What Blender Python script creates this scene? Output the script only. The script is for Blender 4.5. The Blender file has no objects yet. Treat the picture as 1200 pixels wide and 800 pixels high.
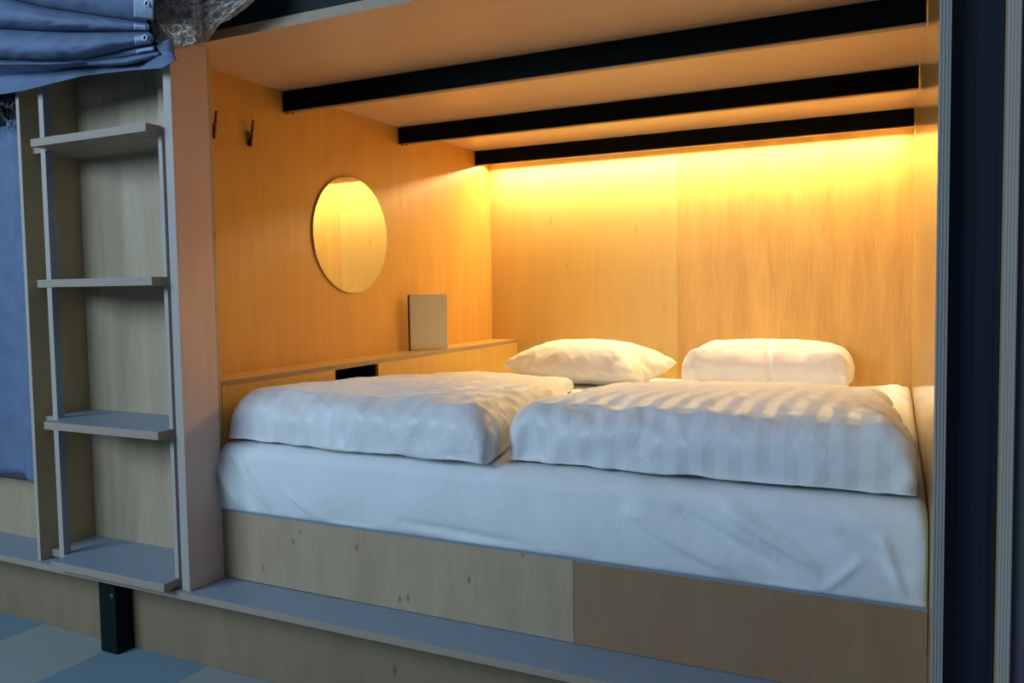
import bpy, bmesh, math, random
from mathutils import Vector, Matrix, noise

S = 1.7                      # metres per survey unit
Z0 = .67                     # floor lies this far (survey units) below the lens
SC = bpy.context.scene
COL = SC.collection

def P(x, y, z):
    return Vector((S*x, S*y, S*(z+Z0)))

# ------------------------------------------------------------------ camera
YAW, PIT, ROL, FPX, CX, CY = 0.43429185, -0.05396703, 0.01363857, 920.975, 632.689, 388.6285
def rotm():
    cy, sy = math.cos(YAW), math.sin(YAW)
    Rz = Matrix(((cy, -sy, 0), (sy, cy, 0), (0, 0, 1)))
    c, s = math.cos(PIT), math.sin(PIT)
    Rx = Matrix(((1, 0, 0), (0, c, -s), (0, s, c)))
    c, s = math.cos(ROL), math.sin(ROL)
    Ry = Matrix(((c, 0, s), (0, 1, 0), (-s, 0, c)))
    return Rz @ Rx @ Ry
RM = rotm()
cam = bpy.data.cameras.new('camera')
camo = bpy.data.objects.new('camera', cam)
COL.objects.link(camo)
cam.sensor_width = 36
cam.lens = FPX/1200*36
cam.shift_x = -(CX-600)/1200
cam.shift_y = (CY-400)/1200
cam.clip_start = .01
M3 = Matrix((RM.col[0], RM.col[2], -RM.col[1])).transposed()
camo.matrix_world = Matrix.Translation(P(0, 0, 0)) @ M3.to_4x4()
SC.camera = camo

def ray(px, py):
    return RM @ Vector(((px-CX)/FPX, 1, -(py-CY)/FPX))
def at(px, py, Y):           # survey point seen at this spot of the photo, standing at depth Y
    d = ray(px, py)
    return d*(Y/d.y)

# ------------------------------------------------------------------ materials
def newmat(name):
    m = bpy.data.materials.new(name)
    m.use_nodes = True
    nt = m.node_tree
    b = nt.nodes['Principled BSDF']
    return m, nt, b
def N(nt, t, **kw):
    n = nt.nodes.new(t)
    for k, v in kw.items():
        setattr(n, k, v)
    return n
def ramp(nt, stops):
    r = N(nt, 'ShaderNodeValToRGB')
    while len(r.color_ramp.elements) < len(stops):
        r.color_ramp.elements.new(.5)
    for e, (p, c) in zip(r.color_ramp.elements, stops):
        e.position = p
        e.color = (*c, 1) if len(c) == 3 else c
    return r
def mapping(nt, scale, loc=(0, 0, 0), rot=(0, 0, 0)):
    tc = N(nt, 'ShaderNodeTexCoord')
    mp = N(nt, 'ShaderNodeMapping')
    mp.inputs['Scale'].default_value = scale
    mp.inputs['Location'].default_value = loc
    mp.inputs['Rotation'].default_value = rot
    nt.links.new(tc.outputs['Object'], mp.inputs['Vector'])
    return mp
def wood(name, base, contrast=.12, rough=.42, coat=.0, grain=(9, 9, .9), knots=1.0, seed=0.0, knot_scale=1.6):
    m, nt, b = newmat(name)
    mp = mapping(nt, grain, (seed, seed*1.7, seed*.6))
    n1 = N(nt, 'ShaderNodeTexNoise'); n1.inputs['Scale'].default_value = 2.2; n1.inputs['Detail'].default_value = 5; n1.inputs['Distortion'].default_value = .6
    nt.links.new(mp.outputs[0], n1.inputs['Vector'])
    mp2 = mapping(nt, (grain[0]*7, grain[1]*7, grain[2]*3), (seed*2, 0, seed))
    n2 = N(nt, 'ShaderNodeTexNoise'); n2.inputs['Scale'].default_value = 3; n2.inputs['Detail'].default_value = 3
    nt.links.new(mp2.outputs[0], n2.inputs['Vector'])
    mix = N(nt, 'ShaderNodeMix'); mix.data_type = 'FLOAT'; mix.inputs[0].default_value = .35
    nt.links.new(n1.outputs[0], mix.inputs[2]); nt.links.new(n2.outputs[0], mix.inputs[3])
    lo = tuple(c*(1-contrast*(1.0+.35*i)) for i, c in enumerate(base))
    hi = tuple(min(1, c*(1+contrast*(1.0+.35*i))) for i, c in enumerate(base))
    r = ramp(nt, [(.3, lo), (.7, hi)])
    nt.links.new(mix.outputs[0], r.inputs[0])
    # small dark knots, stretched along the grain
    mp3 = mapping(nt, (knot_scale*2.2, knot_scale*2.2, knot_scale), (seed*3+.3, seed, .7+seed))
    v = N(nt, 'ShaderNodeTexVoronoi'); v.inputs['Scale'].default_value = 2.0; v.inputs['Randomness'].default_value = 1
    nt.links.new(mp3.outputs[0], v.inputs['Vector'])
    kr = ramp(nt, [(0.0, (1, 1, 1)), (.045, (.8, .8, .8)), (.10, (0, 0, 0))])
    nt.links.new(v.outputs['Distance'], kr.inputs[0])
    km = N(nt, 'ShaderNodeMath', operation='MULTIPLY'); km.inputs[1].default_value = min(1, .85*knots)
    nt.links.new(kr.outputs[0], km.inputs[0])
    mc = N(nt, 'ShaderNodeMix'); mc.data_type = 'RGBA'
    nt.links.new(km.outputs[0], mc.inputs[0]); nt.links.new(r.outputs[0], mc.inputs[6])
    mc.inputs[7].default_value = (base[0]*.42, base[1]*.33, base[2]*.26, 1)
    nt.links.new(mc.outputs[2], b.inputs['Base Color'])
    b.inputs['Roughness'].default_value = rough
    b.inputs['Coat Weight'].default_value = coat
    b.inputs['Coat Roughness'].default_value = .08
    bp = N(nt, 'ShaderNodeBump'); bp.inputs['Strength'].default_value = .04
    nt.links.new(n2.outputs[0], bp.inputs['Height']); nt.links.new(bp.outputs[0], b.inputs['Normal'])
    return m
def ply(name, axis, base=(.46, .38, .27), dark=(.26, .19, .13), pitch=.0048, rough=.6):
    """layered plywood edge: veneer lines stacked along one axis"""
    m, nt, b = newmat(name)
    tc = N(nt, 'ShaderNodeTexCoord'); sp = N(nt, 'ShaderNodeSeparateXYZ')
    nt.links.new(tc.outputs['Object'], sp.inputs[0])
    d = N(nt, 'ShaderNodeMath', operation='DIVIDE'); d.inputs[1].default_value = pitch
    nt.links.new(sp.outputs[axis], d.inputs[0])
    nz = N(nt, 'ShaderNodeTexNoise'); nz.inputs['Scale'].default_value = 30
    nt.links.new(tc.outputs['Object'], nz.inputs['Vector'])
    a = N(nt, 'ShaderNodeMath', operation='MULTIPLY_ADD'); a.inputs[1].default_value = .35
    nt.links.new(nz.outputs[0], a.inputs[0]); nt.links.new(d.outputs[0], a.inputs[2])
    f = N(nt, 'ShaderNodeMath', operation='PINGPONG'); f.inputs[1].default_value = .5
    nt.links.new(a.outputs[0], f.inputs[0])
    r = ramp(nt, [(.12, dark), (.3, base)])
    nt.links.new(f.outputs[0], r.inputs[0])
    nt.links.new(r.outputs[0], b.inputs['Base Color'])
    b.inputs['Roughness'].default_value = rough
    return m
def plain(name, col, rough=.5, metal=0.0, var=.06, nscale=30, bump=0.0, spec=.5):
    m, nt, b = newmat(name)
    tc = N(nt, 'ShaderNodeTexCoord')
    n = N(nt, 'ShaderNodeTexNoise'); n.inputs['Scale'].default_value = nscale; n.inputs['Detail'].default_value = 3
    nt.links.new(tc.outputs['Object'], n.inputs['Vector'])
    r = ramp(nt, [(.3, tuple(c*(1-var) for c in col)), (.7, tuple(min(1, c*(1+var)) for c in col))])
    nt.links.new(n.outputs[0], r.inputs[0]); nt.links.new(r.outputs[0], b.inputs['Base Color'])
    b.inputs['Roughness'].default_value = rough; b.inputs['Metallic'].default_value = metal
    b.inputs['Specular IOR Level'].default_value = spec
    if bump:
        bp = N(nt, 'ShaderNodeBump'); bp.inputs['Strength'].default_value = bump; bp.inputs['Distance'].default_value = .002
        nt.links.new(n.outputs[0], bp.inputs['Height']); nt.links.new(bp.outputs[0], b.inputs['Normal'])
    return m
def cotton(name, col, stripes=0.0, axis_rot=0.0, wrinkle=.25, sheen=.15):
    m, nt, b = newmat(name)
    tc = N(nt, 'ShaderNodeTexCoord')
    b.inputs['Base Color'].default_value = (*col, 1)
    b.inputs['Roughness'].default_value = .75
    b.inputs['Sheen Weight'].default_value = sheen
    n = N(nt, 'ShaderNodeTexNoise'); n.inputs['Scale'].default_value = 9; n.inputs['Detail'].default_value = 4; n.inputs['Distortion'].default_value = 1.2
    nt.links.new(tc.outputs['Object'], n.inputs['Vector'])
    bp = N(nt, 'ShaderNodeBump'); bp.inputs['Strength'].default_value = wrinkle; bp.inputs['Distance'].default_value = .02
    nt.links.new(n.outputs[0], bp.inputs['Height']); nt.links.new(bp.outputs[0], b.inputs['Normal'])
    if stripes:                                   # woven satin stripes
        mp = mapping(nt, (1, 1, 1), rot=(0, 0, axis_rot))
        sp = N(nt, 'ShaderNodeSeparateXYZ'); nt.links.new(mp.outputs[0], sp.inputs[0])
        d = N(nt, 'ShaderNodeMath', operation='DIVIDE'); d.inputs[1].default_value = .060
        nt.links.new(sp.outputs[0], d.inputs[0])
        f = N(nt, 'ShaderNodeMath', operation='PINGPONG'); f.inputs[1].default_value = .5
        nt.links.new(d.outputs[0], f.inputs[0])
        r = ramp(nt, [(.22, tuple(c*(1-stripes) for c in col)), (.28, col)])
        nt.links.new(f.outputs[0], r.inputs[0]); nt.links.new(r.outputs[0], b.inputs['Base Color'])
        r2 = ramp(nt, [(.22, (.45,)*3), (.28, (.8,)*3)])
        nt.links.new(f.outputs[0], r2.inputs[0]); nt.links.new(r2.outputs[0], b.inputs['Roughness'])
    return m

BIRCH = (.64, .42, .155)
M_wall = wood('birch_wall', (.62, .315, .065), .08, .38, seed=1.0, knots=.5)
M_backL = wood('birch_back_pale', (.69, .455, .145), .05, .42, seed=5.3, knots=.4, grain=(7, 7, .6))
M_backR = wood('birch_back_figured', (.68, .405, .11), .17, .42, seed=2.2, knots=1, grain=(6, 6, .8))
M_right = wood('birch_lacquered', (.60, .36, .10), .06, .30, coat=.8, seed=3.1, knots=0)
M_part = wood('birch_partition', (.74, .51, .40), .05, .4, seed=4.4, knots=.5)
M_niche = wood('birch_niche_pale', (.46, .345, .22), .12, .5, seed=6.1, knots=.8, knot_scale=2.4)
M_side = wood('birch_side_board', (.54, .39, .20), .08, .5, seed=8.8, knots=.4)
M_baseL = wood('birch_bed_pale', (.46, .33, .205), .10, .5, seed=9.2, knots=1, knot_scale=3.6, grain=(6, 6, 1.4))
M_baseR = wood('birch_bed_brown', (.33, .185, .09), .09, .5, seed=12.4, knots=1, knot_scale=3.0, grain=(5, 5, 1.6))
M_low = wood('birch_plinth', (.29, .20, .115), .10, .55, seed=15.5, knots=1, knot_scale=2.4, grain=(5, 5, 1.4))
M_ledge = wood('birch_ledge', (.63, .365, .085), .08, .35, seed=7.7, knots=.3)
M_ceil = wood('birch_ceiling', (.64, .42, .25), .03, .35, seed=11, knots=0, grain=(1.2, 8, 8))
M_plyX = ply('ply_edge_x', 0, base=(.52, .44, .38), dark=(.36, .29, .24))
M_plyXr = ply('ply_edge_right', 0, base=(.42, .37, .34), dark=(.20, .17, .15), pitch=.0054)
M_plyZ = ply('ply_edge_z', 2, base=(.44, .345, .26), dark=(.27, .205, .15))
M_plyZw = ply('ply_edge_warm', 2, base=(.48, .33, .18), dark=(.16, .09, .05))
M_flange = plain('ply_underside', (.30, .20, .11), .5)
M_green = plain('green_black_paint', (.002, .004, .0035), .55, var=.2, spec=.07)
M_greenf = plain('dark_green_fascia', (.003, .012, .010), .6, var=.2, spec=.15)
M_lam = plain('grey_laminate', (.24, .285, .345), .42, var=.03)
M_step = plain('grey_step_laminate', (.30, .32, .35), .42, var=.03)
M_black = plain('shade_black', (.004, .004, .005), .9)  # black standing in for shade inside openings and holes
M_steelb = plain('dull_bolt', (.10, .11, .11), .35, metal=.6)
M_eye = plain('eyelet_steel', (.45, .45, .46), .45, metal=1)
M_steel = plain('steel', (.75, .73, .70), .25, metal=1)
M_panel = plain('grey_panel', (.52, .50, .44), .32, metal=.35, var=.03, nscale=6)
M_panel_edge = plain('grey_panel_edge', (.06, .045, .04), .5)
M_hook = plain('dark_bronze_hook', (.10, .035, .02), .35, metal=.3)
M_cotton = cotton('white_cotton_sheet', (.80, .79, .78), wrinkle=.2)
M_duvet1 = cotton('white_duvet_cover', (.80, .78, .76), stripes=.035, wrinkle=.34)
M_duvet2 = cotton('white_striped_duvet_cover', (.80, .78, .76), stripes=.07, wrinkle=.34)
M_pillow = cotton('white_pillowcase', (.82, .79, .74), wrinkle=.36)
M_curt = plain('blue_canvas', (.125, .17, .27), .85, var=.12, nscale=14, bump=.3)
M_tape = plain('pale_blue_tape', (.34, .42, .55), .8, var=.05)
M_net = plain('grey_netting', (.62, .50, .42), .55, var=.4, nscale=60)
M_netd = plain('dark_netting', (.10, .11, .13), .6, var=.4, nscale=60)

def mirror_mat():
    m, nt, b = newmat('mirror_glass')
    b.inputs['Base Color'].default_value = (.86, .87, .82, 1); b.inputs['Metallic'].default_value = 1; b.inputs['Roughness'].default_value = .015
    return m
M_mirror = mirror_mat()
def navy():
    m, nt, b = newmat('navy_lacquered_panel')
    mp = mapping(nt, (90, 90, .4))
    n = N(nt, 'ShaderNodeTexNoise'); n.inputs['Scale'].default_value = 1.3; n.inputs['Detail'].default_value = 2
    nt.links.new(mp.outputs[0], n.inputs['Vector'])
    r = ramp(nt, [(.35, (.004, .006, .012)), (.7, (.012, .018, .034))])
    nt.links.new(n.outputs[0], r.inputs[0]); nt.links.new(r.outputs[0], b.inputs['Base Color'])
    b.inputs['Roughness'].default_value = .42
    return m
M_navy = navy()
def carpet():
    m, nt, b = newmat('blue_grey_carpet_tiles')
    tc = N(nt, 'ShaderNodeTexCoord')
    mp = N(nt, 'ShaderNodeMapping')
    t = .2295*S
    mp.inputs['Location'].default_value = (-(-1.362*S)/t, -(1.0*S-.0005)/t, 0)
    mp.inputs['Scale'].default_value = (1/t, 1/t, 1)
    nt.links.new(tc.outputs['Object'], mp.inputs['Vector'])
    ck = N(nt, 'ShaderNodeTexChecker'); ck.inputs['Scale'].default_value = 1
    ck.inputs['Color1'].default_value = (.17, .25, .30, 1); ck.inputs['Color2'].default_value = (.31, .325, .30, 1)
    sp = N(nt, 'ShaderNodeSeparateXYZ'); cb = N(nt, 'ShaderNodeCombineXYZ'); cb.inputs[2].default_value = .5
    nt.links.new(mp.outputs[0], sp.inputs[0]); nt.links.new(sp.outputs[0], cb.inputs[0]); nt.links.new(sp.outputs[1], cb.inputs[1])
    nt.links.new(cb.outputs[0], ck.inputs['Vector'])
    nz = N(nt, 'ShaderNodeTexNoise'); nz.inputs['Scale'].default_value = 220; nz.inputs['Detail'].default_value = 2
    nt.links.new(tc.outputs['Object'], nz.inputs['Vector'])
    r = ramp(nt, [(.3, (.86,)*3), (.7, (1.1,)*3)]); nt.links.new(nz.outputs[0], r.inputs[0])
    mx = N(nt, 'ShaderNodeMix'); mx.data_type = 'RGBA'; mx.blend_type = 'MULTIPLY'; mx.inputs[0].default_value = 1
    nt.links.new(ck.outputs[0], mx.inputs[6]); nt.links.new(r.outputs[0], mx.inputs[7])
    nt.links.new(mx.outputs[2], b.inputs['Base Color'])
    b.inputs['Roughness'].default_value = .95
    return m
M_floor = carpet()

# ------------------------------------------------------------------ object helpers
def tag(o, label=None, cat=None, group=None, kind=None):
    if label: o['label'] = label
    if cat: o['category'] = cat
    if group: o['group'] = group
    if kind: o['kind'] = kind
    return o
def empty(name, loc, label=None, cat=None, group=None, kind=None):
    o = bpy.data.objects.new(name, None); COL.objects.link(o)
    o.empty_display_size = .05
    o.location = P(*loc)
    return tag(o, label, cat, group, kind)
def link(name, me, mats, parent=None, origin=None, smooth=False, bevel=0.0):
    """me holds world metres; origin (metres) becomes the object's own origin"""
    if not isinstance(mats, (list, tuple)): mats = [mats]
    for m in mats: me.materials.append(m)
    co = [v.co.copy() for v in me.vertices]
    if origin is None:
        lo = Vector((min(c[i] for c in co) for i in range(3))); hi = Vector((max(c[i] for c in co) for i in range(3)))
        origin = Vector(((lo.x+hi.x)/2, (lo.y+hi.y)/2, lo.z))
    for v in me.vertices: v.co -= origin
    o = bpy.data.objects.new(name, me); COL.objects.link(o)
    if parent is not None:
        o.parent = parent
        o.location = origin - wloc(parent)
    else:
        o.location = origin
    if smooth:
        for p in me.polygons: p.use_smooth = True
    if bevel:
        md = o.modifiers.new('bevel', 'BEVEL'); md.width = bevel; md.segments = 2; md.limit_method = 'ANGLE'
    me.update()
    return o
def wloc(o):
    l = o.location.copy()
    while o.parent: o = o.parent; l += o.location
    return l
def boxes(name, bl, mats, parent=None, bevel=.0008, **kw):
    """bl: (x0,x1,y0,y1,z0,z1[,front material index]) in survey units"""
    vs = []; fs = []; mi = []
    for b in bl:
        x0, x1, y0, y1, z0, z1 = b[:6]; k = len(vs)
        vs += [P(x, y, z) for z in (z0, z1) for y in (y0, y1) for x in (x0, x1)]
        q = [(0, 2, 3, 1), (4, 5, 7, 6), (0, 1, 5, 4), (2, 6, 7, 3), (0, 4, 6, 2), (1, 3, 7, 5)]  # bottom top front back left right
        ms = b[6] if len(b) > 6 else (0,)*6
        for f, mm in zip(q, ms): fs.append(tuple(k+i for i in f)); mi.append(mm)
    me = bpy.data.meshes.new(name); me.from_pydata(vs, [], fs)
    for p, mm in zip(me.polygons, mi): p.material_index = mm
    return link(name, me, mats, parent, bevel=bevel, **kw)
def prism(name, poly, axis, a0, a1, mats, parent=None, side_mats=None, bevel=.0006, **kw):
    """poly in the two other survey axes, extruded along axis from a0 to a1"""
    def pt(a, u, v):
        return P(*((a, u, v) if axis == 0 else (u, a, v) if axis == 1 else (u, v, a)))
    n = len(poly)
    vs = [pt(a0, *p) for p in poly] + [pt(a1, *p) for p in poly]
    fs = [tuple(range(n))[::-1], tuple(range(n, 2*n))] + [(i, (i+1) % n, n+(i+1) % n, n+i) for i in range(n)]
    me = bpy.data.meshes.new(name); me.from_pydata(vs, [], fs)
    bm = bmesh.new(); bm.from_mesh(me); bmesh.ops.recalc_face_normals(bm, faces=bm.faces); bm.to_mesh(me); bm.free()
    if side_mats is not None:
        for i, p in enumerate(me.polygons): p.material_index = side_mats if i >= 2 else 0
    return link(name, me, mats, parent, bevel=bevel, **kw)
def tube(pts, r, name, mat, parent=None, seg=8):
    """round rod through world points"""
    bm = bmesh.new(); rings = []
    for i, p in enumerate(pts):
        d = (pts[min(i+1, len(pts)-1)]-pts[max(i-1, 0)]).normalized()
        a = d.orthogonal().normalized(); b = d.cross(a)
        rings.append([bm.verts.new(p+(a*math.cos(t)+b*math.sin(t))*r) for t in [2*math.pi*k/seg for k in range(seg)]])
    for r0, r1 in zip(rings, rings[1:]):
        for k in range(seg): bm.faces.new((r0[k], r0[(k+1) % seg], r1[(k+1) % seg], r1[k]))
    bm.faces.new(rings[0][::-1]); bm.faces.new(rings[-1])
    bmesh.ops.recalc_face_normals(bm, faces=bm.faces)
    me = bpy.data.meshes.new(name); bm.to_mesh(me); bm.free()
    return link(name, me, mat, parent, smooth=True)
def dome(name, c, nrm, r, h, mat, parent):
    """screw or bolt head: low dome on a face"""
    q = nrm.to_track_quat('Z', 'Y').to_matrix(); vs = []; fs = []; n = 14; m = 4
    for j in range(m+1):
        a = j/m*math.pi/2
        for k in range(n):
            t = 2*math.pi*k/n
            vs.append(c + q @ Vector((r*math.cos(a)*math.cos(t) if j < m else 0.0, r*math.cos(a)*math.sin(t) if j < m else 0.0, h*math.sin(a))))
    for j in range(m):
        for k in range(n): fs.append((j*n+k, j*n+(k+1) % n, (j+1)*n+(k+1) % n, (j+1)*n+k))
    fs.append(tuple(range(n))[::-1])
    me = bpy.data.meshes.new(name); me.from_pydata(vs, [], fs)
    bm = bmesh.new(); bm.from_mesh(me); bmesh.ops.remove_doubles(bm, verts=bm.verts, dist=1e-6); bmesh.ops.recalc_face_normals(bm, faces=bm.faces); bm.to_mesh(me); bm.free()
    return link(name, me, mat, parent, smooth=True)

# ------------------------------------------------------------------ levels shared by many pieces (survey units)
YB = 2.2; XL = -1.187; ZC = .421
XRF, XRB = .030, .0185                 # right wall, front and back
def xr(y): return XRF + (XRB-XRF)*(y-.925)/(YB-.925)
ZT = -.260                             # top of the mattress
ZSH = -.499                            # top of the front shelf

# ---------- setting
fl = boxes('floor', [(-3.4, 1.6, -2.2, 1.03, -.70, -.67)], M_floor, bevel=0, origin=Vector((0, 0, 0))); tag(fl, kind='structure')
bw = boxes('wall_back', [(XL-.03, -.586, YB, YB+.02, -.42, .50), (-.5857, .10, YB, YB+.02, -.42, .50, (1,)*6)], [M_backL, M_backR], bevel=.0006)
tag(bw, kind='structure')
wl = boxes('wall_left', [(XL-.015, XL, 1.021, YB, -.42, .50)], M_wall, bevel=0); tag(wl, kind='structure')
# right wall: lacquered board standing very slightly out of square
def rightwall():
    t = .0115
    vs = [P(xr(y)+d, y, z) for z in (-.67, .75) for (y, d) in ((.925, 0), (.925, t), (YB, t), (YB, 0))]
    fs = [(0, 3, 2, 1), (4, 5, 6, 7), (0, 1, 5, 4), (1, 2, 6, 5), (2, 3, 7, 6), (3, 0, 4, 7)]
    me = bpy.data.meshes.new('wall_right'); me.from_pydata(vs, [], fs)
    me.polygons[2].material_index = 1
    return link('wall_right', me, [M_right, M_plyXr], bevel=.0006)
tag(rightwall(), kind='structure')
ce = boxes('ceiling', [(-1.10, .0285, .985, 1.02, ZC, ZC+.016, (0, 0, 1, 0, 0, 0)), (XL-.012, .0300, 1.02, YB, ZC, ZC+.016)], [M_ceil, M_flange], bevel=0)
tag(ce, kind='structure')

# ---------- upper bunk fascia
fa = boxes('upper_bunk_fascia', [(-3.2, .0295, .99, 1.012, ZC+.0165, .80)], M_greenf)
tag(fa, 'dark green fascia board across the top of the sleeping niche', 'board')

# ---------- ceiling beams
BEAMS = [(1.292, 'front', .377), (1.708, 'middle', .377), (2.106, 'rear', .377)]
TXT = {'front': 'longest-looking black ceiling beam, nearest the niche opening', 'middle': 'black ceiling beam between the two others above the bed',
       'rear': 'black ceiling beam closest to the back wall, hiding the light strip'}
for y, k, z in BEAMS:
    t = empty('ceiling_beam', (-.58, y+.007, z), TXT[k], 'beam', 'black beams under the niche ceiling')
    x1 = xr(y)-.0015
    boxes('beam_body', [(XL+.0005, x1, y, y+.0145, z+.0022, ZC-.0004)], M_green, t)
    tag(boxes('bottom_edge', [(XL+.0005, x1, y+.0002, y+.0143, z, z+.0021)], M_flange, t, bevel=0), 'unpainted brown underside edge')
    for sx in (XL+.008, XL+.021):
        dome('screw', P(sx, y+.007, z-.0001), Vector((0, 0, -1)), .0045, .006, M_hook, t)

# ---------- LED strip behind the rear beam
ls = empty('ceiling_light_strip', (-.58, 2.135, ZC-.012), 'warm white light strip fixed behind the rear ceiling beam', 'light strip')
def emis():
    m, nt, b = newmat('warm_led_diffuser')
    b.inputs['Base Color'].default_value = (.9, .8, .6, 1)
    b.inputs['Emission Color'].default_value = (1, .62, .26, 1); b.inputs['Emission Strength'].default_value = 6
    return m
boxes('channel', [(XL+.0004, .0185, 2.149, 2.161, .391, ZC-.0002)], M_steel, ls)
boxes('diffuser', [(XL+.006, .012, 2.1500, 2.160, .3878, .3908)], emis(), ls)
def area(name, loc, target, sx, sy, power, col, spread=math.pi):
    l = bpy.data.lights.new(name, 'AREA'); l.shape = 'RECTANGLE'; l.size = sx*S; l.size_y = sy*S; l.energy = power; l.color = col; l.spread = spread
    o = bpy.data.objects.new(name, l); COL.objects.link(o); o.location = P(*loc)
    o.rotation_euler = (P(*target)-P(*loc)).to_track_quat('-Z', 'Y').to_euler()
    return o
LED = (1, .83, .46)
lo = area('led_light', (-.585, 2.155, .3872), (-.585, 2.155, .0), 1.17, .009, 32, LED)
lo.rotation_euler = (math.radians(-12), 0, 0)

# ---------- storage ledge along the left wall
XG = -1.094; ZL = -.155
lg = empty('storage_ledge', (-1.14, 1.6, -.67), 'birch storage ledge built along the left wall beside the bed', 'ledge')
boxes('top_board', [(XL+.001, XG-.0035, 1.4795, 2.199, ZL-.0105, ZL, (0, 0, 0, 0, 0, 1)), (XL+.001, XG-.0035, 1.022, 1.4795, ZL-.0105, ZL, (0, 0, 0, 0, 0, 1))],
      [M_ledge, M_plyZw], lg, bevel=.0005)
boxes('front_panel', [(XG-.012, XG-.004, 1.022, 1.329, -.6698, ZL-.0108)], M_ledge, lg)
boxes('front_panel', [(XG-.012, XG-.004, 1.480, 2.199, -.6698, ZL-.0108)], M_ledge, lg)
boxes('cavity_shade', [(XL+.001, XL+.005, 1.329, 1.48, -.40, ZL-.0108), (XL+.005, XG-.012, 1.320, 1.329, -.40, ZL-.0108), (XL+.005, XG-.012, 1.48, 1.489, -.40, ZL-.0108)], M_black, lg)  # black faces painted for the shade inside the open ledge

# ---------- bed base
bb = empty('bed_base', (-.53, 1.6, -.50), 'birch plywood bed base with a two-panel front under the white mattress', 'bed base')
tag(boxes('front_panel', [(-1.096, -.4176, 1.0, 1.011, ZSH+.0005, -.3805)], M_baseL, bb), 'pale greyish left panel')
tag(boxes('front_panel', [(-.4172, .0285, 1.0, 1.011, ZSH+.0005, -.3805)], M_baseR, bb), 'browner right panel')
boxes('top_edging', [(-1.096, .0285, .9995, 1.0115, -.3803, -.3765)], M_lam, bb, bevel=0)
boxes('platform', [(-1.093, .0180, 1.0120, 2.198, -.395, -.3775)], M_baseL, bb, bevel=0)
for yb in (2.15, 1.55): boxes('bearer', [(-1.09, .016, yb, yb+.03, -.6698, -.3952)], M_baseL, bb, bevel=0)

# ---------- front shelf, plinth, post
sh = empty('front_shelf', (-.8, .96, ZSH-.0125), 'long grey-topped plywood shelf running in front of the bed base', 'shelf')
boxes('board', [(-3.2, .0285, .918, .9995, ZSH-.0125, ZSH-.001)], M_plyZ, sh)
tag(boxes('laminate_top', [(-3.2, .0285, .9185, .9990, ZSH-.0009, ZSH), (-3.2, -1.097, .9990, 1.0078, ZSH-.0009, ZSH), (-1.4730, -1.2148, 1.0078, 1.0355, ZSH-.0009, ZSH)], M_lam, sh, bevel=0), 'smooth blue-grey top face')
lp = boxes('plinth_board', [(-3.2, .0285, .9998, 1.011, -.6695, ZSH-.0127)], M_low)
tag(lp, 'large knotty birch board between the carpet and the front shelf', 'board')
po = empty('support_post', (-1.346, .98, -.67), 'short dark green steel post under the front shelf', 'post')
boxes('post_body', [(-1.369, -1.324, .9635, .9990, -.6698, ZSH-.0128)], M_greenf, po, bevel=.002)
tag(dome('bolt', P(-1.3320, .9635, ZSH-.060), Vector((0, -1, 0)), .0085, .004, M_steelb, po), 'dull grey bolt head')

# ---------- partition boards and ladder niche
pb = boxes('partition_board', [(-1.1005, -1.0825, .9245, .9988, ZSH, ZC-.004, (0, 0, 1, 0, 0, 0))], [M_part, M_plyX])
tag(pb, 'upright birch partition board between the ladder and the bed opening', 'board')
sb = boxes('side_board', [(-1.4825, -1.4735, .9245, 1.0475, ZSH, ZC+.0155, (0, 0, 1, 0, 0, 0))], [M_side, M_plyX])
tag(sb, 'upright birch side board between the blue curtain and the ladder', 'board')
nb = boxes('niche_back_board', [(-1.4732, -1.2148, 1.036, 1.0475, ZSH, ZC+.0155), (-1.2146, -1.2034, 1.0195, 1.0475, ZSH, ZC+.0155), (-1.2146, -1.0965, 1.008, 1.0193, ZSH, ZC+.0155)], M_niche)
tag(nb, 'pale knotty birch back board of the ladder niche', 'board')
lad = empty('ladder', (-1.27, .935, ZSH), 'grey plywood ladder with four flat steps left of the bed opening', 'ladder')
for x0, x1, zt in ((-1.4265, -1.4135, ZC+.012), (-1.1235, -1.1145, .2763)):
    boxes('stile', [(x0, x1, .930, .9440, ZSH, zt, (0, 0, 1, 0, 0, 0))], [M_step, M_plyX], lad)
for zs, zt in ((.277, 0), (.029, 0), (-.226, 0), (-.4815, 0)):
    st = boxes('step', [(-1.4045, -1.1125, .8985, .9295, zs-.0135, zs-.0006), (-1.4125, -1.1200, .9295, 1.0075, zs-.0135, zs-.0006), (-1.4125, -1.2160, 1.0075, 1.0355, zs-.0135, zs-.0006), (-1.4732, -1.4125, .9445, 1.0355, zs-.0135, zs-.0006)], M_plyZ, lad, bevel=.0006)
    tag(boxes('step_tread', [(-1.4043, -1.1127, .8987, .9295, zs-.0006, zs), (-1.4125, -1.1200, .9295, 1.0075, zs-.0006, zs), (-1.4125, -1.2160, 1.0075, 1.0355, zs-.0006, zs), (-1.4732, -1.4125, .9445, 1.0355, zs-.0006, zs)], M_lam, st, bevel=0), 'smooth grey tread')

# ---------- neighbouring bunk on the left
nbk = empty('bunk_bed', (-1.8, 1.0, -.5), 'neighbouring bunk bed with a birch front board under the hanging blue curtain', 'bunk')
boxes('front_board', [(-3.2, -1.483, 1.008, 1.0195, ZSH, -.380)], M_baseL, nbk)
tag(boxes('inner_shell', [(-3.2, -1.483, 1.40, 1.41, -.38, .80), (-1.4925, -1.483, 1.0197, 1.40, -.38, .80)], M_black, nbk, bevel=0), 'inner walls coloured black in place of shade')  # walls given black to imitate the unlit depth of the bunk
nm = boxes('mattress', [(-3.2, -1.494, 1.021, 1.39, -.379, -.350)], M_cotton, bevel=.01)
tag(nm, 'strip of white mattress showing under the hanging blue curtain', 'mattress')

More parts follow.
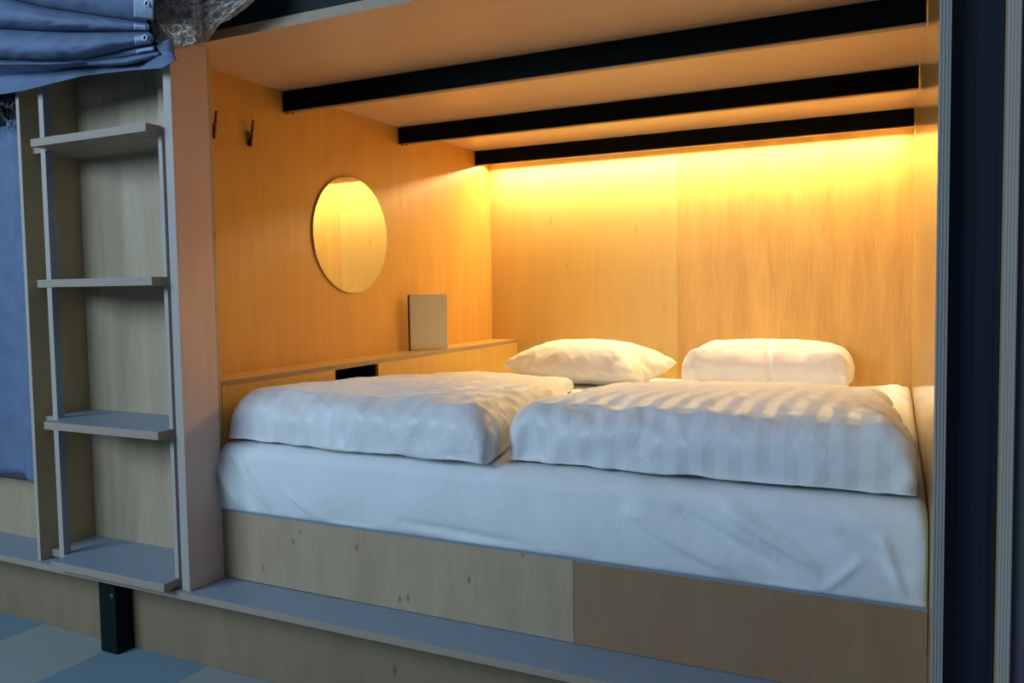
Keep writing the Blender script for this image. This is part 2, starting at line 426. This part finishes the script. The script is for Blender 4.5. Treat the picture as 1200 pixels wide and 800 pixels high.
def curtain_hang():
    """hanging curtain: pleats as a smooth wave, hem slightly raised in the middle"""
    nx, nz = 250, 60; vs = []; fs = []
    x0, x1 = -3.1, -1.497
    for j in range(nz+1):
        t = j/nz
        for i in range(nx+1):
            x = x0+(x1-x0)*i/nx; u = (x+2.05)/.553
            w = math.sin(u*31+.4)*.55+math.sin(u*17.3+t*.8)*.45
            amp = .016*(.6+.4*t)
            y = .955 + amp*w + .006*noise.noise(Vector((u*7, t*3, 1)))
            zb = -.352-.012*max(0, (u-.9)/.1)
            z = zb + t*(.330-zb)
            vs.append(P(x, y, z))
    for j in range(nz):
        for i in range(nx):
            a = j*(nx+1)+i; fs.append((a, a+1, a+nx+2, a+nx+1))
    me = bpy.data.meshes.new('bunk_curtain'); me.from_pydata(vs, [], fs)
    o = link('bunk_curtain', me, M_curt, smooth=True)
    md = o.modifiers.new('thick', 'SOLIDIFY'); md.thickness = .0015
    return o
tag(curtain_hang(), 'blue canvas curtain hanging closed in front of the neighbouring bunk', 'curtain')

# ---------- gathered curtain above the ladder
XS = [-60, 0, 30, 60, 90, 110, 130, 150, 172, 183]
def lin(xs, ys, x):
    if x <= xs[0]: return ys[0]
    for a, b, c, d in zip(xs, xs[1:], ys, ys[1:]):
        if x <= b: return c+(d-c)*(x-a)/(b-a)
    return ys[-1]
FOLDS = [  # each fold valley as height along the bundle, read off at XS
    [-70, -62, -60, -58, -56, -54, -52, -50, -48, -47],
    [-12, -4, 3, 10, 14.5, 17.5, 20.5, 23.5, 26.5, 28],
    [30, 33, 34.5, 36, 36.5, 37, 37, 37, 37, 38],
    [69, 70, 71, 71.5, 70, 66, 61.5, 57.5, 53.5, 52],
    [73, 73.5, 74, 74, 73, 71, 68.5, 66, 62, 60],
    [76, 77, 77, 77, 76.5, 76, 76, 74.5, 69, 66]]
def bundle_pt(px, t):
    k = min(int(t), len(FOLDS)-2); f = t-k
    a = lin(XS, FOLDS[k], px); b = lin(XS, FOLDS[k+1], px)
    y = a+(b-a)*f
    h = (b-a)
    dep = min(.050, .0017*h+.004)*(max(0, math.sin(math.pi*f))**.55)
    if k in (1, 2, 3, 4): dep -= (.022 if h > 8 else .010)*math.exp(-f/.07)
    dep += .003*noise.noise(Vector((px*.02, t*1.7, 3)))+.0022*noise.noise(Vector((px*.07, t*5, 9)))
    return at(px, y, .900-dep)
def sheet_mesh(name, nu, nv, fn, mat, parent=None, thick=.0015, origin=None):
    vs = []; fs = []
    for j in range(nv+1):
        for i in range(nu+1): vs.append(P(*fn(i/nu, j/nv)))
    for j in range(nv):
        for i in range(nu):
            a = j*(nu+1)+i; fs.append((a, a+1, a+nu+2, a+nu+1))
    me = bpy.data.meshes.new(name); me.from_pydata(vs, [], fs)
    o = link(name, me, mat, parent, smooth=True, origin=origin)
    if thick:
        md = o.modifiers.new('thick', 'SOLIDIFY'); md.thickness = thick
    return o
gc = empty('gathered_curtain', (-1.3, .89, .36), 'blue curtain bundled in horizontal folds above the ladder', 'curtain')
def endx(t):
    k = min(int(t), 4)
    return [180, 176, 180, 182, 187][k]-9*abs(2*(t-k)-1)**3
sheet_mesh('folded_cloth', 190, 220, lambda u, v: bundle_pt(-260+(endx(v*5)+260)*u, v*5), M_curt, gc, .003)
def flap(u, v):
    px = -260+(208+260)*u
    top = lin([-60, 60, 110, 150, 190, 208], [74, 74, 72, 68, 50, 44], px)
    bot = lin([-60, 0, 30, 60, 100, 150, 190, 208], [117, 111, 106, 98.5, 88.5, 83, 80, 70], px)
    y = top+(bot-top)*v
    mid = lin([-60, 0, 30, 60, 90, 120, 208], [96, 89, 87, 84, 78, 73, 50], px)
    wob = .003*noise.noise(Vector((u*9, v*4, 2)))
    g = lin([-60, 80, 130], [1, 1, 0], px)
    if v < .4: y1, Y1 = top+(mid-top)*(v/.4), .868+.050*(v/.4)
    else: y1, Y1 = mid+(bot-mid)*((v-.4)/.6), .918-.014*((v-.4)/.6)**.6
    y2 = y; Y2 = .915 - .018*v**2 + .006*math.sin(v*6+u*5)*(1-v)
    y = y1*g+y2*(1-g); Y = Y1*g+Y2*(1-g)+wob
    if px > 168:                       # the right end curls up round the bundle
        k = (px-168)/40
        Y -= .030*math.sin(k*2.2)
        px = px-6*k*k*(1-v)
        y += 9*k*k*math.sin(v*math.pi)
    return at(px, y, Y)
sheet_mesh('lower_flap', 150, 24, flap, M_curt, gc, .002)
for (t0, t1, a, b) in ((1.06, 1.94, 157, 179), (0.35, .95, 157, 180), (2.08, 2.93, 158, 181), (3.15, 3.9, 160, 183)):
    tp = sheet_mesh('heading_tape', 10, 14, lambda u, v: bundle_pt(min(a+(b-a)*u, endx(t0)+1), t0+(t1-t0)*v)*.9968, M_tape, gc, .001)
    tag(tp, 'paler blue stitched heading tape')
for px, t in ((170, 2.42), (172, .70)):
    c = bundle_pt(px, t); c = P(*(c*.994))
    me = bpy.data.meshes.new('eyelet'); bm = bmesh.new()
    R1, R2, n, m = .0072, .0022, 20, 8
    rings = [[bm.verts.new(c+Vector(((R1+R2*math.cos(b))*math.cos(a), -R2*math.sin(b), (R1+R2*math.cos(b))*math.sin(a)))) for b in [2*math.pi*k/m for k in range(m)]] for a in [2*math.pi*k/n for k in range(n)]]
    for i in range(n):
        for k in range(m): bm.faces.new((rings[i][k], rings[i][(k+1) % m], rings[(i+1) % n][(k+1) % m], rings[(i+1) % n][k]))
    bmesh.ops.recalc_face_normals(bm, faces=bm.faces); bm.to_mesh(me); bm.free()
    tag(link('eyelet', me, M_eye, gc, smooth=True), 'steel eyelet ring')
    dome('eyelet_shade_disc', c+Vector((0, .001, 0)), Vector((0, -1, 0)), .0066, .0006, M_black, gc)  # black disc painted as the shade inside the ring

# ---------- netting bunched between curtain and fascia
def net(name, poly_fn, nu, nv, layers, mat, thick, seed, parent=None):
    rnd = random.Random(seed); vs = []; fs = []
    for L in range(layers):
        base = len(vs); off = Vector((rnd.uniform(0, 9), rnd.uniform(0, 9), L*3.1))
        for j in range(nv+1):
            for i in range(nu+1):
                u = i/nu; v = j/nv
                q = Vector((u*7, v*7, L*2.7))+off
                nn = noise.noise_vector(q); n2 = noise.noise_vector(q*3.1)
                uu = min(1, max(0, u+nn.x*.12+n2.x*.06)); vv = min(1, max(0, v+nn.y*.14+n2.y*.07))
                p = poly_fn(uu, vv)
                p = p+Vector((0, -.012*L/layers + .007*nn.z+.003*n2.z, 0))
                vs.append(P(*p))
        for j in range(nv):
            for i in range(nu):
                a = base+j*(nu+1)+i
                if (i+j) % 2: fs += [(a, a+1, a+nu+2), (a, a+nu+2, a+nu+1)]
                else: fs += [(a, a+1, a+nu+1), (a+1, a+nu+2, a+nu+1)]
    me = bpy.data.meshes.new(name); me.from_pydata(vs, [], fs)
    o = link(name, me, mat, parent)
    md = o.modifiers.new('threads', 'WIREFRAME'); md.thickness = thick; md.use_even_offset = False; md.use_replace = True; md.use_boundary = True
    return o
def pf(u, v):                # lower outline of the bundle of net; v runs from the top edge down
    px = 181+121*u
    bot = lin([176, 184, 192, 205, 222, 236, 250, 262, 285, 302], [30, 44, 52, 58, 54, 51, 38, 27, 11, -2], px)
    y = -34+(bot+34)*v
    return at(px, y, .916 + .022*min(1, max(0, (px-232)/12)))
tag(net('safety_net', pf, 44, 22, 4, M_net, .0024, 5), 'bunched grey safety netting hanging over the green fascia beside the curtain', 'netting')
def pf2(u, v):
    px = -30+54*u
    return at(px, 90+(156-90)*v, .932)
tag(net('loose_net', pf2, 18, 18, 1, M_netd, .0012, 11), 'scrap of dark netting above the hanging blue curtain', 'netting')

# ---------- far right: next bay
npn = boxes('bay_panel', [(.0425, .0905, .945, .955, -.669, .75)], M_navy)
tag(npn, 'tall narrow blue-black panel at the right edge of the picture', 'panel')
rb = boxes('divider_board', [(.0912, .1035, .9245, 1.2, -.669, .75, (0, 0, 1, 0, 0, 0))], [M_side, M_plyX])
tag(rb, 'upright board with layered plywood edge right of the blue-black panel', 'board')
fb = boxes('grey_side_panel', [(.1038, .30, .932, .945, -.669, .75)], plain('mauve_grey_paint', (.115, .095, .11), .5, var=.05))
tag(fb, 'dull mauve-grey panel at the extreme right edge', 'panel')

# ---------- round mirror
mr = empty('round_mirror', (XL, 1.505, .134), 'round frameless mirror on the left birch wall', 'mirror')
def disc(name, y, z, r, x0, x1, mat, parent, chamfer=0.0):
    n = 96; vs = []; fs = []
    prof = [(r, x0), (r, x1-chamfer), (r-chamfer, x1)]
    for rr, x in prof:
        for k in range(n):
            a = 2*math.pi*k/n; vs.append(P(x, y+rr*math.cos(a), z+rr*math.sin(a)))
    for j in range(len(prof)-1):
        for k in range(n): fs.append((j*n+k, j*n+(k+1) % n, (j+1)*n+(k+1) % n, (j+1)*n+k))
    fs.append(tuple(range(n))[::-1]); fs.append(tuple(range((len(prof)-1)*n, len(prof)*n)))
    me = bpy.data.meshes.new(name); me.from_pydata(vs, [], fs)
    bm = bmesh.new(); bm.from_mesh(me); bmesh.ops.recalc_face_normals(bm, faces=bm.faces); bm.to_mesh(me); bm.free()
    return link(name, me, mat, parent)
disc('backing', 1.5055, .1335, .1345, XL+.0003, XL+.0022, M_flange, mr)
disc('mirror_glass', 1.5055, .1335, .1365, XL+.0023, XL+.0048, M_mirror, mr, .0006)

# ---------- flip-out coat hooks
for y, z, txt in ((1.101, .2915, 'thin dark coat hook nearest the partition board'), (1.193, .2915, 'thin dark coat hook nearer the mirror')):
    h = empty('coat_hook', (XL, y, z), txt, 'hook', 'coat hooks on the left wall')
    boxes('mounting_plate', [(XL+.0002, XL+.002, y-.0035, y+.0035, z, z+.030)], M_hook, h)
    prism('hook_arm', [(XL+.0018, z), (XL+.0085, z-.001), (XL+.0105, z+.004), (XL+.0165, z+.050), (XL+.0140, z+.0515), (XL+.0070, z+.018), (XL+.0018, z+.014)],
          1, y-.0022, y+.0022, M_hook, h)
    for dz in (.004, .018):
        dome('screw', P(XL+.0098+dz*.13, y, z+.006+dz), Vector((1, 0, 0)), .0034, .004, M_steel, h)

# ---------- upright grey panel on the ledge
gp = empty('upright_panel', (-1.125, 1.75, ZL), 'flat grey rectangular panel standing upright on the ledge below the mirror', 'panel')
def slab(name, a, b, z0, z1, t0, t1, mat, parent):
    d = (Vector((b[0]-a[0], b[1]-a[1], 0))).normalized(); n = Vector((d.y, -d.x, 0))
    if n.y > 0: n = -n
    vs = [P(*(Vector((p[0], p[1], z))-n*t)) for z in (z0, z1) for (p, t) in ((a, t0), (b, t0), (b, t1), (a, t1))]
    fs = [(0, 3, 2, 1), (4, 5, 6, 7), (0, 1, 5, 4), (1, 2, 6, 5), (2, 3, 7, 6), (3, 0, 4, 7)]
    me = bpy.data.meshes.new(name); me.from_pydata(vs, [], fs)
    bm = bmesh.new(); bm.from_mesh(me); bmesh.ops.recalc_face_normals(bm, faces=bm.faces); bm.to_mesh(me); bm.free()
    return link(name, me, mat, parent, bevel=.0008)
A, B = (-1.158, 1.700), (-1.100, 1.788)
slab('front_cover', A, B, ZL+.0003, -.009, 0, .0015, M_panel, gp)
slab('core', (A[0]-.0035, A[1]+.001), (B[0]-.001, B[1]-.001), ZL+.0003, -.010, .0016, .008, M_panel_edge, gp)

# ------------------------------------------------------------------ mattress with fitted sheet
def mattress():
    X0, X1 = -1.0925, .0170; Y0, Y1 = .9975, 2.196; zb = -.3762
    XE = lambda y: xr(max(y, 1.0))-.0012
    nx = 260; prof = []
    # profile around the front: bottom front -> up -> rounded shoulder -> top to the back -> down
    r = .030
    for k in range(26): prof.append((Y0+.004*math.sin(k/25*math.pi)*-1, zb+(ZT-r-zb)*k/25))
    for k in range(1, 9):
        a = math.pi/2*k/9; prof.append((Y0+r-r*math.cos(a), ZT-r+r*math.sin(a)))
    for k in range(0, 61): prof.append((Y0+r+(Y1-.02-Y0-r)*k/60, ZT))
    prof += [(Y1-.006, ZT-.006), (Y1, ZT-.02), (Y1, zb)]
    def crease(x, z, x0, z0, x1, z1, w, d):
        """long soft fold from one point to another on the front drape"""
        ax, az = x1-x0, z1-z0; L = ax*ax+az*az
        t = max(0, min(1, ((x-x0)*ax+(z-z0)*az)/L)); dx = x-(x0+ax*t); dz = z-(z0+az*t)
        w *= .8; return d*math.exp(-(dx*dx+dz*dz)/(w*w))*math.sin(math.pi*min(1, .15+t*.85))
    F = [(-.33, -.30, -.19, -.365, .010, .010), (-.26, -.295, -.12, -.36, .009, -.007), (-.20, -.285, -.085, -.345, .011, .010), (-.085, -.372, -.035, -.318, .006, .003),
         (-.02, -.30, .005, -.37, .006, .006), (-1.085, -.30, -1.03, -.372, .008, .008), (-1.06, -.285, -1.0, -.372, .007, -.006), (-1.035, -.285, -.965, -.37, .007, .007),
         (-.93, -.33, -.86, -.372, .007, .004), (-.70, -.355, -.45, -.368, .008, -.003), (-.06, -.30, .012, -.345, .012, -.006)]
    vs = []; fs = []
    m = len(prof)
    for j, (y, z) in enumerate(prof):
        for i in range(nx+1):
            X1 = XE(y); x = X0+(X1-X0)*i/nx
            yy, zz = y, z
            xe = min(x-X0, X1-x)
            if y < Y0+.06:
                dd = sum(crease(x, z, *f) for f in F)
                dd += .0030*noise.noise(Vector((x*11, z*9, 4)))+.0012*noise.noise(Vector((x*40+z*30, z*12, 7)))
                k = 1 if y < Y0+.02 else max(0, 1-(y-Y0-.02)/.04)
                yy -= dd*k*1.15
                yy = max(yy, .9890) if z > -.372 else y
                if z <= -.374: yy = max(Y0+.001, Y0)
            if z > ZT-.004:
                zz += .0030*noise.noise(Vector((x*6, y*5, 2)))+.0014*noise.noise(Vector((x*22, y*16, 6)))
                # puckers near the wall at the right and hollow under the duvets
                zz += .016*math.exp(-((x+.012)/.026)**2)*(.55+.45*math.sin(y*40+x*30))*max(0, min(1, (y-1.75)/.1))
                zz += .008*math.exp(-((x+.045)/.03)**2-((y-2.10)/.08)**2)
            if xe < .012 and z > -.375:                     # rounded ends
                kk = 1-xe/.012
                zz -= .010*kk*kk if z > ZT-.035 else 0
                yy += .004*kk*kk
            vs.append(P(x, yy, zz))
    for j in range(m-1):
        for i in range(nx):
            a = j*(nx+1)+i; fs.append((a, a+1, a+nx+2, a+nx+1))
    # ends and underside
    fs.append(tuple(j*(nx+1) for j in range(m))[::-1]); fs.append(tuple(j*(nx+1)+nx for j in range(m)))
    fs.append(tuple((m-1)*(nx+1)+i for i in range(nx+1))+tuple(i for i in range(nx, -1, -1)))
    me = bpy.data.meshes.new('mattress'); me.from_pydata(vs, [], fs)
    bm = bmesh.new(); bm.from_mesh(me); bmesh.ops.recalc_face_normals(bm, faces=bm.faces); bm.to_mesh(me); bm.free()
    o = link('mattress', me, M_cotton, smooth=True)
    return o
MAT = tag(mattress(), 'wide mattress in a white fitted sheet filling the niche', 'mattress')

# ------------------------------------------------------------------ soft bedding, settled with cloth
def bag(nx, ny, fn):
    vs = []; fs = []; top = {}; bot = {}
    for j in range(ny+1):
        for i in range(nx+1):
            u = -1+2*i/nx; v = -1+2*j/ny
            x, y, zm, h = fn(u, v)
            edge = i in (0, nx) or j in (0, ny)
            top[i, j] = len(vs); vs.append(P(x, y, zm+h) if not edge else P(x, y, zm))

            if edge: bot[i, j] = top[i, j]
            else: bot[i, j] = len(vs); vs.append(P(x, y, max(zm-h, ZT+.006)))
    for j in range(ny):
        for i in range(nx):
            fs.append((top[i, j], top[i+1, j], top[i+1, j+1], top[i, j+1]))
            fs.append((bot[i, j], bot[i, j+1], bot[i+1, j+1], bot[i+1, j]))
    me = bpy.data.meshes.new('bag'); me.from_pydata(vs, [], fs); me.update()
    return me
def quad(c, u, v):           # bilinear footprint, corners front-left, front-right, back-right, back-left
    a = (u+1)/2; b = (v+1)/2
    f = [c[0][k]*(1-a)+c[1][k]*a for k in (0, 1)]; g = [c[3][k]*(1-a)+c[2][k]*a for k in (0, 1)]
    return f[0]*(1-b)+g[0]*b, f[1]*(1-b)+g[1]*b
def settle(me, frames, pressure, shrink, seed, colliders=(), bend=.05, grav=.3, jit=.004):
    for v in me.vertices: v.co += noise.noise_vector(v.co*9+Vector((seed, 0, 0)))*jit
    o = bpy.data.objects.new('bag', me); COL.objects.link(o)
    pm = bpy.data.meshes.new('pl'); pm.from_pydata([P(-3, 0, ZT+.002), P(3, 0, ZT+.002), P(3, 4, ZT+.002), P(-3, 4, ZT+.002)], [], [(0, 1, 2, 3)])
    extra = [bpy.data.objects.new('pl', pm)]
    for xx, s in ((XG+.002, 1), (xr(1.3)-.003, -1)):
        wm = bpy.data.meshes.new('w'); q = [P(xx, .9, -.4), P(xx, 2.3, -.4), P(xx, 2.3, .2), P(xx, .9, .2)]
        wm.from_pydata(q, [], [(0, 1, 2, 3) if s > 0 else (3, 2, 1, 0)]); extra.append(bpy.data.objects.new('w', wm))
    for c in colliders:
        cm = bpy.data.objects.new('c', c[0].copy()); cm.location = c[1]; extra.append(cm)
    for e in extra:
        COL.objects.link(e); e.modifiers.new('c', 'COLLISION'); e.collision.thickness_outer = .003; e.collision.cloth_friction = 8
    md = o.modifiers.new('cl', 'CLOTH'); s = md.settings
    s.quality = 5; s.mass = .02; s.tension_stiffness = s.compression_stiffness = 10; s.shear_stiffness = 4; s.bending_stiffness = bend
    s.use_pressure = True; s.uniform_pressure_force = pressure; s.shrink_min = s.shrink_max = shrink
    s.air_damping = 4; s.tension_damping = s.compression_damping = 12; s.shear_damping = 10; s.effector_weights.gravity = grav
    md.collision_settings.distance_min = .003
    md.point_cache.frame_start = 1; md.point_cache.frame_end = frames
    for f in range(1, frames+1): SC.frame_set(f)
    dg = bpy.context.evaluated_depsgraph_get()
    r = bpy.data.meshes.new_from_object(o.evaluated_get(dg))
    bpy.data.objects.remove(o)
    for e in extra: bpy.data.objects.remove(e)
    SC.frame_set(1)
    return r
def ridge(q): return (1-min(1, abs(noise.noise(q))*2.2))**2.5
def bedding(name, me, mat, label, cat, group=None, wr=None):
    t = bpy.data.objects.new('t', me); COL.objects.link(t); md = t.modifiers.new('s', 'SUBSURF'); md.levels = md.render_levels = 1
    m2 = bpy.data.meshes.new_from_object(t.evaluated_get(bpy.context.evaluated_depsgraph_get())); bpy.data.objects.remove(t); me = m2
    if wr:                                         # pressed-in creases of the cover
        nrm = [v.normal.copy() for v in me.vertices]
        for v, n in zip(me.vertices, nrm): v.co += n*wr(v.co.x/S, v.co.y/S, v.co.z/S-Z0)
    zmin = min(v.co.z for v in me.vertices)
    for v in me.vertices: v.co.z += P(0, 0, ZT+.0035).z-zmin
    o = link(name, me, mat, smooth=True)
    md = o.modifiers.new('sub', 'SUBSURF'); md.levels = 1; md.render_levels = 1
    return tag(o, label, cat, group)

def side(u, k, r):
    a = abs(u); sg = 1 if u > 0 else -1
    if a > 1-k:
        q = (1-a)/k*math.pi/2
        return sg*(1-r*(1-math.cos(q))), math.sin(q)
    return sg*(1-r)*a/(1-k), 1.0
def duvet_fn(c, h0, h1, k=.30, r=.17):
    # low seam all round: the sides climb steeply from it, the top is nearly flat, the front is the thick fold
    def f(u, v):
        uu, gu = side(u, k, r); vv, gv = side(v, k*.75, r*.8)
        x, y = quad(c, uu*(1-.045*abs(v)**12), vv*(1-.03*abs(u)**12)); t = (v+1)/2
        H = h0+(h1-h0)*t**.8
        e = (gu**.8)*(gv**.8)
        return x, y, ZT+.012, H*e
    return f
C1 = [(-1.088, 1.028), (-.560, 1.006), (-.765, 1.83), (-1.088, 1.86)]
C2 = [(-.536, 1.046), (.012, 1.036), (-.032, 1.76), (-.620, 1.66)]
d1m = settle(bag(52, 72, duvet_fn(C1, .086, .026)), 34, .36, -.05, 2)
D1 = bedding('duvet', d1m, M_duvet1, 'folded white duvet on the left half of the bed, beside the ledge', 'duvet', 'folded duvets on the bed',
             wr=lambda x, y, z: .0065*(ridge(Vector((x*6+y*3, y*26-x*12, z*12)))-.3)*max(.12, min(1, (x+.86)/.16))*min(1, max(0, (z-ZT)/.03)) + .003*(ridge(Vector((x*4, y*9+x*5, z*14+5)))-.3))
col1 = (D1.data, D1.location.copy())
d2m = settle(bag(60, 72, duvet_fn(C2, .088, .034)), 34, .36, -.05, 7, colliders=[col1])
D2 = bedding('duvet', d2m, M_duvet2, 'folded white satin-striped duvet on the right half of the bed', 'duvet', 'folded duvets on the bed',
             wr=lambda x, y, z: .0036*(ridge(Vector((x*19+y*9, y*5-x*2, z*6+3)))-.3)*min(1, max(.12, (z-ZT-.055)/.02)) + .0025*(ridge(Vector((x*6, y*6, z*16)))-.3)+.005*(ridge(Vector((x*4, y*20, z*30+9)))-.3)*max(0, min(1, (x+.06)/.05)))

def pillow_fn(cx, cy, w, d, rz, h, p=2.2):
    def f(u, v):
        x = u*w/2; y = v*d/2
        eu = max(0, 1-abs(u)**p); ev = max(0, 1-abs(v)**p)
        return cx+x*math.cos(rz)-y*math.sin(rz), cy+x*math.sin(rz)+y*math.cos(rz), ZT+.03, h*eu*ev+.002*(1 if eu*ev > 0 else 0)
    return f
p1 = settle(bag(56, 36, pillow_fn(-.795, 2.030, .405, .255, -.20, .024)), 44, 2.7, -.08, 5, bend=.012, jit=.008)
bedding('pillow', p1, M_pillow, 'plump white pillow with pointed corners against the pale left half of the back wall', 'pillow', 'white pillows at the back wall',
        wr=lambda x, y, z: .0042*(ridge(Vector((x*10, y*18+x*8, z*18)))-.3)*(.35+.65*min(1, abs(x-(-.81))/.16)) + .0028*(ridge(Vector((x*16+z*20, y*9, z*9)))-.3))
p2 = settle(bag(60, 34, duvet_fn([(-.512, 1.992), (-.130, 2.005), (-.124, 2.172), (-.512, 2.165)], .072, .080, .36, .22)), 40, 2.2, -.07, 9, bend=.02)
bedding('pillow', p2, M_pillow, 'loaf-shaped white pillow against the figured right half of the back wall', 'pillow', 'white pillows at the back wall',
        wr=lambda x, y, z: -.014*math.exp(-((x+.300+.12*(z-ZT-.05))/.0065)**2)*min(1, max(0, (2.10-y)/.06)) + .0042*(ridge(Vector((x*10, y*18+x*8, z*18+7)))-.3)*(.35+.65*min(1, abs(x-(-.32))/.16)) + .0028*(ridge(Vector((x*16+z*20, y*9, z*9+4)))-.3))

# ------------------------------------------------------------------ light and view
w = bpy.data.worlds.new('room_light'); SC.world = w; w.use_nodes = True
bg = w.node_tree.nodes['Background']; bg.inputs[0].default_value = (.30, .52, 1, 1); bg.inputs[1].default_value = .09
area('corridor_lamp', (-1.9, -1.0, .75), (-.6, 1.0, -.3), 1.4, .8, 128, (.52, .755, 1))
area('overhead_fill', (.1, .1, 1.7), (-.5, .9, -.3), .9, .5, 7, (.56, .78, 1))  # unseen cool fill added overhead to brighten the partition face
SC.view_settings.view_transform = 'Standard'
SC.view_settings.look = 'None'
SC.view_settings.exposure = 0
SC.view_settings.gamma = 1
SC.view_settings.use_curve_mapping = False
